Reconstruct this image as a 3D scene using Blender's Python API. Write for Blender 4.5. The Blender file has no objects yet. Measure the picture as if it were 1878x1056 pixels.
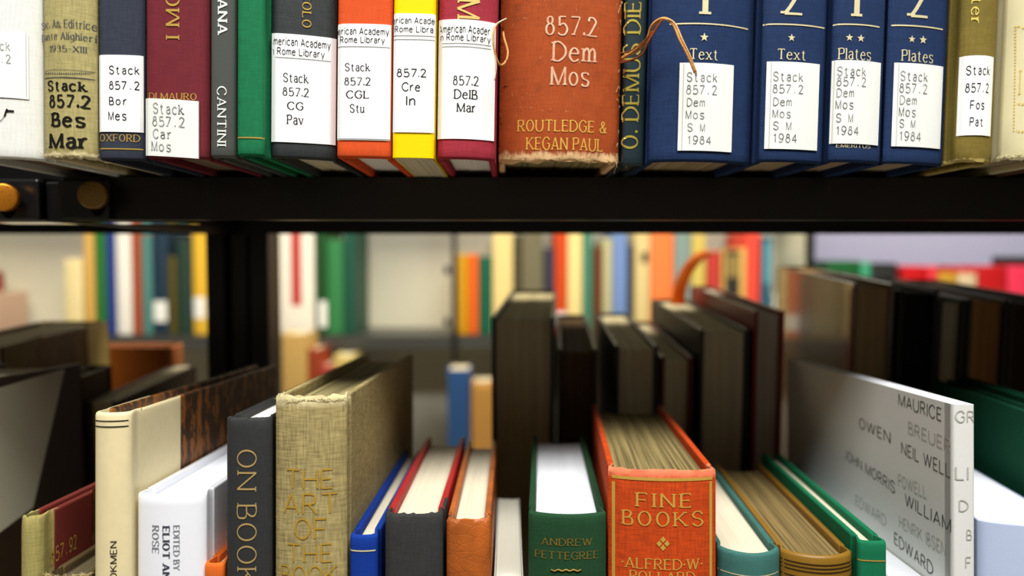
import bpy, bmesh, math, random
from mathutils import Matrix, Vector
random.seed(7)
scene = bpy.context.scene
COL = scene.collection
# ------------------------------------------------------------------ camera, world, lights, exposure
F = 1400.0                                   # focal length in pixels of the 1878 x 1056 frame
CX, CY = 939.0, 528.0
CAMZ = 1.30
PITCH = math.atan(58 / F)
YAW = -0.005                                  # a hair to the right
CAM = Vector((0, 0, CAMZ))
CR = Matrix.Rotation(YAW, 3, 'Z') @ Matrix.Rotation(-PITCH, 3, 'X')   # frame: x right, y forward, z up
cd = bpy.data.cameras.new('camera')
cd.sensor_width = 36.0
cd.lens = F * 36.0 / 1878.0
cd.clip_start = 0.01
cd.dof.use_dof = True
cd.dof.focus_distance = 0.284
cd.dof.aperture_fstop = 5.2
cam = bpy.data.objects.new('camera', cd)
COL.objects.link(cam)
cam.matrix_world = Matrix.Translation(CAM) @ (CR @ Matrix.Rotation(math.pi / 2, 3, 'X')).to_4x4()
scene.camera = cam

w = bpy.data.worlds.new('world')
scene.world = w
w.use_nodes = True
w.node_tree.nodes['Background'].inputs[0].default_value = (1.0, 0.95, 0.86, 1)
w.node_tree.nodes['Background'].inputs[1].default_value = 0.06

def area(name, loc, target, sx, sy, power, col):
    l = bpy.data.lights.new(name, 'AREA')
    l.shape = 'RECTANGLE'; l.size = sx; l.size_y = sy; l.energy = power; l.color = col
    o = bpy.data.objects.new(name, l); COL.objects.link(o)
    o.location = loc
    o.rotation_euler = (Vector(target) - Vector(loc)).to_track_quat('-Z', 'Y').to_euler()
    return o
area('aisle_ceiling_light', (0.05, -0.235, CAMZ + 0.92), (0, 0.14, CAMZ - 0.05), 1.1, 0.36, 23.0, (1.0, 0.985, 0.96))
area('far_aisle_ceiling_light', (0.0, 1.02, CAMZ + 0.95), (0, 1.22, CAMZ - 0.2), 3.0, 0.35, 36.0, (1.0, 0.90, 0.68))
vs = scene.view_settings
vs.view_transform = 'Standard'
vs.look = 'None'
vs.gamma = 1.0
vs.use_curve_mapping = False
vs.exposure = 0.38

# ------------------------------------------------------------------ pixel <-> place
def ray(px, py):
    return (CR @ Vector(((px - CX) / F, 1.0, (CY - py) / F))).normalized()
def at(px, py, Y):
    r = ray(px, py)
    return CAM + r * (Y / r.y)

# ------------------------------------------------------------------ materials
def lin(c):
    out = []
    for v in c:
        v = v / 255.0
        out.append(v / 12.92 if v <= 0.04045 else ((v + 0.055) / 1.055) ** 2.4)
    return tuple(out) + (1.0,)
MC = {}
class NT:
    def __init__(s, m): s.n = m.node_tree.nodes; s.l = m.node_tree.links
    def add(s, t, **k):
        n = s.n.new(t)
        for a, b in k.items(): setattr(n, a, b)
        return n
    def set(s, n, i, v):
        if isinstance(v, bpy.types.NodeSocket): s.l.new(v, n.inputs[i])
        else: n.inputs[i].default_value = v
    def math(s, op, a, b=0.0, c=None):
        n = s.add('ShaderNodeMath', operation=op); s.set(n, 0, a); s.set(n, 1, b)
        if c is not None: s.set(n, 2, c)
        return n.outputs[0]
    def mix(s, f, a, b):
        n = s.add('ShaderNodeMix', data_type='RGBA'); s.set(n, 0, f); s.set(n, 6, a); s.set(n, 7, b)
        return n.outputs[2]
    def noise(s, vec, scale, detail=2.0, rough=0.5):
        n = s.add('ShaderNodeTexNoise'); s.l.new(vec, n.inputs['Vector'])
        n.inputs['Scale'].default_value = scale; n.inputs['Detail'].default_value = detail; n.inputs['Roughness'].default_value = rough
        return n.outputs[0]
    def ramp(s, f, a, b):
        n = s.add('ShaderNodeMapRange'); s.set(n, 0, f); n.inputs[1].default_value = a; n.inputs[2].default_value = b
        return n.outputs[0]
def base(name, rough=0.6, spec=0.3, metal=0.0, coat=0.0):
    m = bpy.data.materials.new(name); m.use_nodes = True
    t = NT(m); b = t.n['Principled BSDF']
    b.inputs['Roughness'].default_value = rough; b.inputs['Metallic'].default_value = metal
    b.inputs['Specular IOR Level'].default_value = spec; b.inputs['Coat Weight'].default_value = coat
    tc = t.add('ShaderNodeTexCoord')
    return m, t, b, tc.outputs['Object']
def scaled(t, vec, sx, sy, sz):
    n = t.add('ShaderNodeMapping'); t.l.new(vec, n.inputs[0]); n.inputs['Scale'].default_value = (sx, sy, sz)
    return n.outputs[0]
def bump(t, b, h, strength, dist=0.0002):
    n = t.add('ShaderNodeBump'); n.inputs['Strength'].default_value = strength; n.inputs['Distance'].default_value = dist
    t.l.new(h, n.inputs['Height']); t.l.new(n.outputs[0], b.inputs['Normal'])
def shade(c, k):
    return tuple(min(255, v * k) for v in c)

def cloth(c, period=0.55, contrast=0.35, rough=0.8, bmp=0.5, mott=0.12, worn=None, wz=None, diag=False, stain=None, slub=0.22, head=None):
    """woven book cloth; worn = colour of rubbed fibre within wz metres of the tail edge"""
    key = ('cloth', c, period, contrast, rough, bmp, mott, worn, wz, diag, stain, slub, head)
    if key in MC: return MC[key]
    m, t, b, v = base('book_cloth', rough, 0.2)
    sp = t.add('ShaderNodeSeparateXYZ'); t.l.new(v, sp.inputs[0])
    k = 2 * math.pi / (period * 0.001)
    wob = t.math('MULTIPLY', t.noise(v, 500, 2), 2.2)
    u = t.math('ADD', sp.outputs[0], sp.outputs[1])
    if diag:
        a = t.math('SINE', t.math('ADD', t.math('MULTIPLY', t.math('ADD', u, sp.outputs[2]), k), wob))
        d = t.math('SINE', t.math('ADD', t.math('MULTIPLY', t.math('SUBTRACT', u, sp.outputs[2]), k), wob))
    else:
        a = t.math('SINE', t.math('ADD', t.math('MULTIPLY', u, k), wob))
        d = t.math('SINE', t.math('ADD', t.math('MULTIPLY', sp.outputs[2], k), wob))
    h = t.math('MULTIPLY_ADD', t.math('MULTIPLY', a, d), 0.5, 0.5)
    th = t.noise(scaled(t, v, 1700, 1700, 160), 1.0, 1)
    tw = t.noise(scaled(t, v, 160, 160, 1700), 1.0, 1)
    sl = t.ramp(t.math('ADD', th, tw), 0.65, 1.35)
    h2 = t.math('ADD', t.math('MULTIPLY', h, 1.0 - slub), t.math('MULTIPLY', sl, slub))
    lo, hi = lin(shade(c, max(0.05, 1 - contrast * 1.15))), lin(shade(c, 1 + contrast * 0.85))
    col = t.mix(h2, lo, hi)
    mn = t.ramp(t.noise(v, 60, 4, 0.6), 0.3, 0.7)
    col = t.mix(t.math('MULTIPLY', mn, mott), col, lin(shade(c, 0.55)))
    if stain:
        sn = t.ramp(t.noise(v, 75, 5, 0.65), 0.58, 0.74)
        col = t.mix(t.math('MULTIPLY', sn, 0.7), col, lin(stain))
    if worn:
        e = t.math('SUBTRACT', 1.0, t.math('DIVIDE', sp.outputs[2], wz))
        nn = t.noise(scaled(t, v, 500, 500, 220), 1.0, 4, 0.7)
        f = t.ramp(t.math('ADD', e, t.math('MULTIPLY', nn, 1.1)), 0.88, 1.2)
        sn = t.ramp(t.noise(v, 650, 3, 0.8), 0.66, 0.74)
        f = t.math('MAXIMUM', f, t.math('MULTIPLY', sn, 0.5))
        col = t.mix(f, col, lin(worn))
    if head:                                     # rubbed head edge: (height of the book, depth of the wear, colour)
        e = t.math('DIVIDE', t.math('SUBTRACT', sp.outputs[2], head[0] - head[1]), head[1])
        nn = t.noise(scaled(t, v, 400, 400, 200), 1.0, 4, 0.7)
        col = t.mix(t.ramp(t.math('ADD', e, t.math('MULTIPLY', nn, 0.9)), 0.55, 1.05), col, lin(head[2]))
    t.l.new(col, b.inputs['Base Color'])
    bump(t, b, h2, bmp)
    MC[key] = m; return m
def plain(c, rough=0.55, spec=0.35, grain=0.06, coat=0.0, scale=900, metal=0.0):
    key = ('plain', c, rough, spec, grain, coat, scale, metal)
    if key in MC: return MC[key]
    m, t, b, v = base('smooth_cover', rough, spec, metal, coat)
    n = t.noise(v, scale, 3)
    n2 = t.noise(v, 45, 3)
    col = t.mix(t.math('MULTIPLY', t.math('ADD', n, n2), grain * 2), lin(c), lin(shade(c, 0.6)))
    t.l.new(col, b.inputs['Base Color'])
    bump(t, b, n, 0.12)
    MC[key] = m; return m
def leather(c, bmp=0.35):
    key = ('leather', c)
    if key in MC: return MC[key]
    m, t, b, v = base('leather', 0.45, 0.4)
    vo = t.add('ShaderNodeTexVoronoi', feature='DISTANCE_TO_EDGE'); t.l.new(scaled(t, v, 1, 1, 2.2), vo.inputs['Vector']); vo.inputs['Scale'].default_value = 150
    cr = t.ramp(vo.outputs['Distance'], 0.0, 0.06)
    n = t.noise(v, 700, 4)
    h = t.math('ADD', t.math('MULTIPLY', cr, 0.6), t.math('MULTIPLY', n, 0.5))
    col = t.mix(t.ramp(t.noise(v, 90, 4), 0.3, 0.7), lin(shade(c, 0.85)), lin(shade(c, 1.12)))
    t.l.new(col, b.inputs['Base Color']); bump(t, b, h, bmp, 0.0003)
    MC[key] = m; return m
def marbled(c1, c2, sc=55):
    key = ('marb', c1, c2, sc)
    if key in MC: return MC[key]
    m, t, b, v = base('marbled_paper', 0.5, 0.35)
    n = t.noise(scaled(t, v, 1.6, 1.6, 0.7), sc * 2, 6, 0.7)
    col = t.mix(t.ramp(n, 0.50, 0.56), lin(c1), lin(c2))
    t.l.new(col, b.inputs['Base Color'])
    MC[key] = m; return m
def pages(c, dark=0.55, rough=0.9, lines=1.0):
    key = ('pages', c, dark, lines)
    if key in MC: return MC[key]
    m, t, b, v = base('page_edges', rough, 0.1)
    a = t.noise(scaled(t, v, 3800, 14, 14), 1.0, 2, 0.6)
    s = t.noise(scaled(t, v, 900, 5, 5), 1.0, 2, 0.6)
    h = t.math('ADD', t.math('MULTIPLY', a, 0.55), t.math('MULTIPLY', s, 0.45))
    f = t.math('MULTIPLY', t.ramp(h, 0.62, 0.36), lines)
    col = t.mix(f, lin(c), lin(shade(c, dark)))
    t.l.new(col, b.inputs['Base Color']); bump(t, b, a, 0.25)
    MC[key] = m; return m
def foil(c=(214, 176, 84), metal=0.45, rough=0.38, wear=0.25, under=(120, 90, 40)):
    key = ('foil', c, metal, rough, wear)
    if key in MC: return MC[key]
    m, t, b, v = base('stamped_foil', rough, 0.5, metal)
    n = t.ramp(t.noise(v, 1500, 2), 0.58, 0.70)
    col = t.mix(t.math('MULTIPLY', n, wear), lin(c), lin(under))
    t.l.new(col, b.inputs['Base Color']); MC[key] = m; return m
def ink(c, fade=0.0, bg=(240, 240, 236)):
    key = ('ink', c, fade, bg)
    if key in MC: return MC[key]
    m, t, b, v = base('printed_ink', 0.7, 0.1)
    if fade:
        n = t.ramp(t.noise(v, 260, 4, 0.8), 0.35, 0.68)
        col = t.mix(t.math('MULTIPLY', n, fade), lin(c), lin(bg))
        t.l.new(col, b.inputs['Base Color'])
    else: b.inputs['Base Color'].default_value = lin(c)
    MC[key] = m; return m
def paint(c, rough=0.35, spec=0.5, name='enamel_paint'):
    key = ('paint', c, rough, spec)
    if key in MC: return MC[key]
    m, t, b, v = base(name, rough, spec)
    n = t.noise(v, 240, 3)
    col = t.mix(t.math('MULTIPLY', n, 0.3), lin(c), lin(shade(c, 0.6)))
    t.l.new(col, b.inputs['Base Color']); bump(t, b, n, 0.06, 0.0005)
    MC[key] = m; return m
LABEL = plain((243, 245, 243), 0.6, 0.25, 0.02)
LABEL2 = plain((236, 238, 232), 0.55, 0.3, 0.03)
GOLD = foil()
PALEGOLD = foil((226, 214, 170), 0.25, 0.45, 0.3, (120, 110, 80))
BLACKINK = ink((30, 30, 32))
TYPED = ink((84, 88, 86), 0.4)
TYPEDARK = ink((60, 62, 60), 0.5)
BLACK = paint((12, 11, 11), 0.38, 0.5)
BLACKG = paint((26, 28, 29), 0.28, 0.5)

# ------------------------------------------------------------------ mesh helpers
def mesh_obj(name, verts, faces, mat, parent=None, smooth=False):
    me = bpy.data.meshes.new(name)
    me.from_pydata([tuple(v) for v in verts], [], faces)
    me.materials.append(mat)
    if smooth:
        me.polygons.foreach_set('use_smooth', [True] * len(me.polygons))
    me.update()
    o = bpy.data.objects.new(name, me); COL.objects.link(o)
    o.parent = parent
    return o
def from_bm(name, bm, mat, parent=None, smooth=False):
    me = bpy.data.meshes.new(name); bm.to_mesh(me); bm.free()
    me.materials.append(mat)
    if smooth: me.polygons.foreach_set('use_smooth', [True] * len(me.polygons))
    o = bpy.data.objects.new(name, me); COL.objects.link(o); o.parent = parent
    return o
def bm_box(bm, x0, x1, y0, y1, z0, z1, bev=0.0):
    r = bmesh.ops.create_cube(bm, size=1.0)
    vs = r['verts']
    for v in vs:
        v.co = Vector((x0 + (v.co.x + 0.5) * (x1 - x0), y0 + (v.co.y + 0.5) * (y1 - y0), z0 + (v.co.z + 0.5) * (z1 - z0)))
    if bev:
        es = list({e for v in vs for e in v.link_edges})
        bmesh.ops.bevel(bm, geom=es, offset=bev, segments=2, profile=0.5, affect='EDGES')
def box(name, x0, x1, y0, y1, z0, z1, mat, parent=None, bev=0.0006):
    bm = bmesh.new(); bm_box(bm, x0, x1, y0, y1, z0, z1, bev)
    return from_bm(name, bm, mat, parent)
def tube_data(pts, rad, seg=6, closed=False):
    pts = [Vector(p) for p in pts]; n = len(pts); V, Fc = [], []
    up = Vector((0.3, 0.5, 0.8)).normalized()
    for i, p in enumerate(pts):
        t = (pts[min(i + 1, n - 1)] - pts[max(i - 1, 0)])
        if t.length < 1e-9: t = Vector((0, 0, 1))
        t.normalize()
        a = t.cross(up)
        if a.length < 1e-4: a = t.cross(Vector((1, 0, 0)))
        a.normalize(); bb = t.cross(a)
        r = rad[i] if isinstance(rad, (list, tuple)) else rad
        for k in range(seg):
            an = 2 * math.pi * k / seg
            V.append(p + (a * math.cos(an) + bb * math.sin(an)) * r)
    for i in range(n - 1):
        for k in range(seg):
            k2 = (k + 1) % seg
            Fc.append((i * seg + k, i * seg + k2, (i + 1) * seg + k2, (i + 1) * seg + k))
    Fc.append(tuple(range(seg - 1, -1, -1))); Fc.append(tuple((n - 1) * seg + k for k in range(seg)))
    return V, Fc
def tube(name, pts, rad, mat, parent=None, seg=6):
    V, Fc = tube_data(pts, rad, seg)
    return mesh_obj(name, V, Fc, mat, parent, True)
def merge(*parts):
    V, Fc = [], []
    for v, f in parts:
        o = len(V); V += list(v); Fc += [tuple(i + o for i in q) for q in f]
    return V, Fc
def catmull(P, step=6, closed=False):
    n = len(P); out = []
    rng = range(n if closed else n - 1)
    g = (lambda i: P[i % n]) if closed else (lambda i: P[max(0, min(n - 1, i))])
    for i in rng:
        p0, p1, p2, p3 = g(i - 1), g(i), g(i + 1), g(i + 2)
        for k in range(step):
            t = k / step
            out.append(tuple(0.5 * (2 * b + (c - a) * t + (2 * a - 5 * b + 4 * c - d) * t * t + (3 * b - a - 3 * c + d) * t ** 3) for a, b, c, d in zip(p0, p1, p2, p3)))
    out.append(tuple(P[0] if closed else P[-1]))
    return out

# ------------------------------------------------------------------ lettering: a small stroke alphabet drawn with a broad pen
G = {'A': 'l034d83 l1676', 'B': 'l030d s0d3d5c5a3808 s084867644303', 'C': 's8b6d3d0a06336385', 'D': 'l030d s0d4d8a864303', 'E': 'l030d l0d6d l0858 l0363',
     'F': 'l030d l0d6d l0858', 'G': 's8b6d3d0a06336385 l8588 l5888', 'H': 'l030d l838d l0888', 'I': 'l030d', 'J': 's4d483513', 'K': 'l030d l7d07 l2983', 'L': 'l030d l0363',
     'M': 'l030d53ada3', 'N': 'l030d838d', 'O': 'e4845', 'P': 'l030d s0d4d6c694808', 'Q': 'e4845 l5582', 'R': 'l030d s0d4d6c694808 l3873', 'S': 's7b5d2d0b19486775532305',
     'T': 'l0d8d l4d43', 'U': 's0d0a062363868a8d', 'V': 'l0d438d', 'W': 'l0d336d93cd', 'X': 'l0d83 l8d03', 'Y': 'l0d48 l8d48 l4843', 'Z': 'l0d8d0383',
     '0': 'e3835', '1': 'l3d33 l1b3d', '2': 's0b1d4d6b592503 l0373', '3': 's0c2d5d6b5938 s38586764532304', '4': 'l535d0676', '5': 'l6d1d18 s1839597775532304',
     '6': 's6c4d2c080523536567492907', '7': 'l0d7d23', '8': 'e3b22 e3633', '9': 's042344686b4d1d0b09274769',
     'a': 's092a4a585653 s572705234355', 'b': 'l0d03 s082a4a6865432305', 'c': 's694a2a0805234364', 'd': 'l6d63 s684a2a0805234365', 'e': 's67593a190705234364 l0767', 'f': 's5c4d2c2923 l0a4a',
     'g': 's684a2a0806244466 s6a63512001', 'h': 'l0d03 s082a4a585653', 'i': 'l0a03 d0c', 'k': 'l0d03 l5a06 l2763', 'l': 'l0d03', 'm': 'l0a03 s082a3a484643 s486a7a888683', 'n': 'l0a03 s082a4a585653',
     'o': 'f3633', 'p': 'l0a00 s082a4a6865432305', 'r': 'l0a03 s072a4a', 's': 's594a1a09174655431304', 't': 's2c28253353 l0a4a', 'u': 's0a0704133355 l5a53', 'v': 'l0a336a', 'w': 'l0a234a638a',
     'x': 'l0a63 l6a03', 'y': 'l0a33 l6a20', 'z': 'l0a5a0353', '.': 'd03', '\u00b7': 'd07', '-': 'l0747', '&': 's732a3d5c4906235478', ',': 'l1301'}
def g36(ch): return int(ch, 36)
def glyph(ch, wt, ht, serif):
    """quads of one letter: wt / ht = width of upright / level strokes, serif = half length of the serifs"""
    V, Fc = [], []; mx = 0.0
    def quad(a, b, c, d):
        o = len(V); V.extend([a, b, c, d]); Fc.append((o, o + 1, o + 2, o + 3))
    def stroke(P, closed=False, straight=False):
        n = len(P); L = []
        for i in range(n):
            a = P[i - 1] if i else (P[-2] if closed else P[0]); b = P[i + 1] if i < n - 1 else (P[1] if closed else P[-1])
            dx, dy = b[0] - a[0], b[1] - a[1]; l = math.hypot(dx, dy) or 1.0; dx /= l; dy /= l
            hw = 0.5 * math.hypot(wt * dy, ht * dx)
            if wt > ht * 1.3 and dx * dy > 0.12 and straight: hw *= 0.75
            L.append(((P[i][0] - dy * hw, P[i][1] + dx * hw), (P[i][0] + dy * hw, P[i][1] - dx * hw)))
        for i in range(n - 1): quad(L[i][0], L[i][1], L[i + 1][1], L[i + 1][0])
    def end(p, q, y_lines):
        if not serif: return
        dx, dy = p[0] - q[0], p[1] - q[1]; l = math.hypot(dx, dy) or 1
        if abs(dy) / l > 0.4 and p[1] in (0, 3, 10, 13):
            s = serif + wt * 0.4; k = ht * 0.5
            if p[1] in (10, 13) and ch.islower(): quad((p[0] - s, p[1]), (p[0] - s, p[1] - 2 * k), (p[0], p[1] - 2 * k), (p[0], p[1]))
            else:
                y = p[1]; z = y + (2 * k if y < 8 else -2 * k)
                quad((p[0] - s, y), (p[0] + s, y), (p[0] + s, z), (p[0] - s, z))
        elif abs(dx) / l > 0.9 and ch in 'EFLTZz':
            s = serif * 0.95; sg = 1 if p[1] < 8 else -1
            y0, y1 = (p[1] - s * .7, p[1] + s * .7) if p[1] == 8 else (p[1], p[1] + sg * s * 1.4)
            quad((p[0] - ht * .6, y0), (p[0] + ht * .4, y0), (p[0] + ht * .4, y1), (p[0] - ht * .6, y1))
    src = G.get(ch, '')
    for s in src.split():
        k, c = s[0], s[1:]
        if k in 'ls':
            P = [(g36(c[i]), g36(c[i + 1])) for i in range(0, len(c) - 1, 2)]
            mx = max(mx, max(p[0] for p in P))
            if k == 'l':
                for i in range(len(P) - 1):
                    a, b = P[i], P[i + 1]; stroke([(a[0] + (b[0] - a[0]) * t / 5, a[1] + (b[1] - a[1]) * t / 5) for t in range(6)], False, True)
            else: stroke(catmull(P, 5))
            end(P[0], P[1], 0); end(P[-1], P[-2], 0)
        elif k in 'ef':
            h = 0.5 if k == 'f' else 0
            cx, cy, rx, ry = g36(c[0]), g36(c[1]) + h, g36(c[2]), g36(c[3]) + h
            mx = max(mx, cx + rx)
            stroke([(cx + rx * math.cos(2 * math.pi * i / 22), cy + ry * math.sin(2 * math.pi * i / 22)) for i in range(23)], True)
        elif k == 'd':
            cx, cy = g36(c[0]), g36(c[1]); r = max(wt, 1.0) * 0.62
            o = len(V); V.extend([(cx + r * math.cos(2 * math.pi * i / 8), cy + r * 0.9 + r * math.sin(2 * math.pi * i / 8)) for i in range(8)]); Fc.append(tuple(range(o, o + 8)))
            mx = max(mx, cx)
    return V, Fc, mx
FONTS = {'roman': (1.6, 0.72, 1.0, 3.0, False), 'bold': (2.2, 0.95, 1.2, 3.2, False), 'sans': (1.25, 1.15, 0, 2.7, False), 'thin': (0.95, 0.5, 0.9, 2.8, False),
         'type': (1.3, 1.2, 0.0, 0, True), 'typeslab': (1.45, 1.3, 0.9, 0, True), 'hand': (2.3, 1.3, 1.0, 3.3, False), 'deco': (0.95, 0.9, 0.0, 2.2, False), 'wide': (1.5, 0.8, 0.9, 4.2, False)}
def text2d(s, font):
    wt, ht, sf, gap, mono = FONTS[font]
    V, Fc, x = [], [], 0.0
    for ch in s:
        if ch == ' ':
            x += 10.0 if mono else 5.0; continue
        gv, gf, mx = glyph(ch, wt, ht, sf)
        kx, ox = 1.0, 0.0
        if mono: kx = min(1.0, 7.0 / mx) if mx > 7 else 1.0; ox = (7 - mx * kx) / 2
        o = len(V); V += [(x + ox + p[0] * kx, p[1] - 3) for p in gv]; Fc += [tuple(i + o for i in f) for f in gf]
        x += 10.0 if mono else mx + gap + (wt * 0.3)
    return V, Fc

# ------------------------------------------------------------------ books
def tag(o, label=None, cat=None, group=None, kind=None):
    if label: o['label'] = label
    if cat: o['category'] = cat
    if group: o['group'] = group
    if kind: o['kind'] = kind
    return o
class Frame:
    """a shelf surface: origin, tilt about X"""
    def __init__(s, origin, tilt=0.0):
        s.R = Matrix.Rotation(math.radians(tilt), 3, 'X'); s.o = Vector(origin)
    def local(s, P): return s.R.transposed() @ (Vector(P) - s.o)
    def world(s, q): return s.R @ Vector(q) + s.o

class Book:
    def __init__(s, frame, q, w, h, d, label, group, cover, page, yaw=0.0, lean=0.0, rnd=0.002, cock=0.0, spine=None, quarter=0.0,
                 board=0.0026, over=0.003, joint=True, headband=None, name='hardback_book', soft=False, jag=0.0, pagetop=None, label_cat='book', flare=0.0):
        s.w, s.h, s.d, s.r, s.cock = w, h, d, rnd, cock
        W = s.W = w / 2
        s.root = bpy.data.objects.new(name, None); COL.objects.link(s.root)
        s.root.empty_display_size = 0.02
        M = frame.R @ Matrix.Rotation(math.radians(yaw), 3, 'Z') @ Matrix.Rotation(math.radians(lean), 3, 'Y')
        q = (q[0], q[1], q[2] + W * abs(math.sin(math.radians(lean))) + jag * 1.05)
        s.M = Matrix.Translation(frame.world(q)) @ M.to_4x4()
        s.root.matrix_world = s.M; s.I = s.M.inverted()
        tag(s.root, label, label_cat, group)
        spine = spine or cover
        jl = [s.surf(-W) + 0.0045, s.surf(W) + 0.0045]
        g = (0.0005 if quarter else 0.0011) if joint else 0.0
        if soft: board, over = 0.0005, 0.0; g = 0; jl = [s.surf(-W) + 0.0005, s.surf(W) + 0.0005]
        s.board = board
        # spine with its joints
        pts = []
        n = 18
        for sg, y0 in ((-1, jl[0]),):
            pts += [(-W - (0.0003 if quarter else 0), y0 + 0.004 + quarter)]
            if quarter: pts += [(-W - 0.0003, y0 + 0.004)]
            if not soft: pts += [(-W + g * .6, y0 + 0.0018), (-W + g, y0), (-W + g * .4, y0 - 0.0018)]
        for i in range(n + 1):
            a = math.sin(math.pi / 2 * (2 * i / n - 1))
            pts.append((W * a, s.surf(W * a)))
        y0 = jl[1]
        if not soft: pts += [(W - g * .4, y0 - 0.0018), (W - g, y0), (W - g * .6, y0 + 0.0018)]
        if quarter: pts += [(W + 0.0003, y0 + 0.004)]
        pts += [(W + (0.0003 if quarter else 0), y0 + 0.004 + quarter)]
        th = min(0.0012, W * 0.3)
        zr = [(0, .0010), (.0004, .0003), (.0012, 0), (.004, 0), (.012, 0)] + [(h * k / 10, 0) for k in range(1, 10)] + [(h - .012, 0), (h - .004, 0), (h - .0012, 0), (h - .0004, .0003), (h, .0010)]
        if soft: zr = [(0, 0), (.0005, 0), (.002, 0), (h * .5, 0), (h - .002, 0), (h - .0005, 0), (h, 0)]
        np_ = len(pts); V, Fc = [], []
        rg = random.Random(hash(label) & 0xffff if False else len(label) * 131 + int(w * 1e5))
        for z, ins in zr:
            for i, (x, y) in enumerate(pts):
                jz = jy = 0.0
                if jag and (z < .002 or z > h - .002):
                    jz = rg.uniform(-jag, jag); jy = rg.uniform(0, jag * .8)
                V.append((x * (1 - ins / W * 0.4), y + ins + jy, z + jz))
        nr = len(zr)
        inner = len(V)
        for z, ins in (zr[0], zr[-1]):
            for (x, y) in pts: V.append((x * (1 - th * 1.1 / W), y + th, z))
        for r in range(nr - 1):
            for i in range(np_ - 1):
                a = r * np_ + i; Fc.append((a, a + 1, a + np_ + 1, a + np_))
        for i in range(np_ - 1):
            Fc.append((i, inner + i, inner + i + 1, i + 1))
            t0 = (nr - 1) * np_ + i; Fc.append((t0, t0 + 1, inner + np_ + i + 1, inner + np_ + i))
            Fc.append((inner + i, inner + np_ + i, inner + np_ + i + 1, inner + i + 1))
        s.spine = mesh_obj('spine', V, Fc, spine, s.root, True)
        for p in list(s.spine.data.polygons)[(nr - 1) * (np_ - 1):]: p.use_smooth = False
        s.spine.data.set_sharp_from_angle(angle=math.radians(50))
        # boards
        for nm, x0, x1, yy in (('front_cover', -W, -W + board, jl[0]), ('back_cover', W - board, W, jl[1])):
            bm = bmesh.new(); bm_box(bm, x0, x1, yy + (0.0025 if not soft else 0), d, 0, h, 0 if soft else 0.0007)
            if flare:
                for v in bm.verts:
                    f = max(0.0, (v.co.y - d * .3) / (d * .7)); v.co.x += (1 if x0 > 0 else -1) * flare * f * f
            o = from_bm(nm, bm, cover, s.root)
            if nm == 'front_cover': s.left = o
            else: s.right = o
        # page block
        nx = max(6, min(40, int(w / 0.0012)))
        xa, xb = -W + board + .0002, W - board - .0002
        top, bot = h - over, over
        V, Fc = [], []
        sag = rnd * 0.9 + 0.0008
        for i in range(nx + 1):
            x = xa + (xb - xa) * i / nx
            y0 = s.surf(x) + .0016; y1 = d - max(over, .0004) - sag * (1 - (x / W) ** 2)
            jz = rg.uniform(-.00018, .00018)
            V += [(x, y0, bot - jz), (x, y0, top + jz), (x, y1, top + jz), (x, y1, bot - jz)]
        for i in range(nx):
            a, b = i * 4, i * 4 + 4
            for k in range(4):
                k2 = (k + 1) % 4; Fc.append((a + k, a + k2, b + k2, b + k))
        Fc.append((0, 3, 2, 1)); e = nx * 4; Fc.append((e, e + 1, e + 2, e + 3))
        s.pages = mesh_obj('page_block', V, Fc, page, s.root)
        if headband:
            P = [(xa + (xb - xa) * i / 10, s.surf(xa + (xb - xa) * i / 10) + .0024, top + .0004) for i in range(11)]
            tube('headband', P, .0011, headband, s.root, 6)
    def surf(s, u):
        a = max(-1, min(1, u / s.W))
        return s.r * a * a + 0.0011 * abs(a) ** 14 + abs(s.cock) * (0.5 + 0.5 * a * (1 if s.cock > 0 else -1))
    def hit(s, px, py, face='spine'):
        o = s.I @ CAM; dr = s.I.to_3x3() @ ray(px, py)
        if face == 'spine':
            y = s.r * .4
            for _ in range(4):
                p = o + dr * ((y - o.y) / dr.y); y = s.surf(p.x)
            return p.x, p.z
        x = -s.W if face == 'left' else s.W
        p = o + dr * ((x - o.x) / dr.x)
        return p.y, p.z
    def place(s, u, v, off, face):
        if face == 'spine':
            return (u, s.surf(u) - off, v)
        return ((-s.W - off) if face == 'left' else (s.W + off), u, v)
    def rect(s, bb, face='spine'):
        x0, y0, x1, y1 = bb; xm, ym = (x0 + x1) / 2, (y0 + y1) / 2
        ua, ub = s.hit(x0, ym, face)[0], s.hit(x1, ym, face)[0]
        vb, va = s.hit(xm, y0, face)[1], s.hit(xm, y1, face)[1]
        return ua, va, ub, vb
    def letters(s, rows, mat, name='lettering', parent=None, off=0.00022, face='spine'):
        """rows: (text, pixel box, font, turn); turn 1 reads upward, -1 reads downward"""
        V, Fc = [], []
        for row in rows:
            txt, bb, font = row[:3]; turn = row[3] if len(row) > 3 else 0; tilt = row[4] if len(row) > 4 else 0
            tv, tf = text2d(txt, font)
            if turn == 1: tv = [(-y, x) for x, y in tv]
            elif turn == -1: tv = [(y, -x) for x, y in tv]
            ua, va, ub, vb = s.rect(bb, face)
            if not turn and font.startswith('type'): va, vb = va + (vb - va) * .05, vb - (vb - va) * .05
            mnx, mxx = min(p[0] for p in tv), max(p[0] for p in tv); mny, mxy = min(p[1] for p in tv), max(p[1] for p in tv)
            o = len(V)
            for x, y in tv:
                fu = (x - mnx) / max(1e-9, mxx - mnx); u = ua + fu * (ub - ua); v = va + (y - mny) / max(1e-9, mxy - mny) * (vb - va)
                v -= (fu - .5) * tilt * (ub - ua)
                V.append(s.place(u, v, off, face))
            Fc += [tuple(i + o for i in f) for f in tf]
        return mesh_obj(name, V, Fc, mat, parent or s.root)
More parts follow.
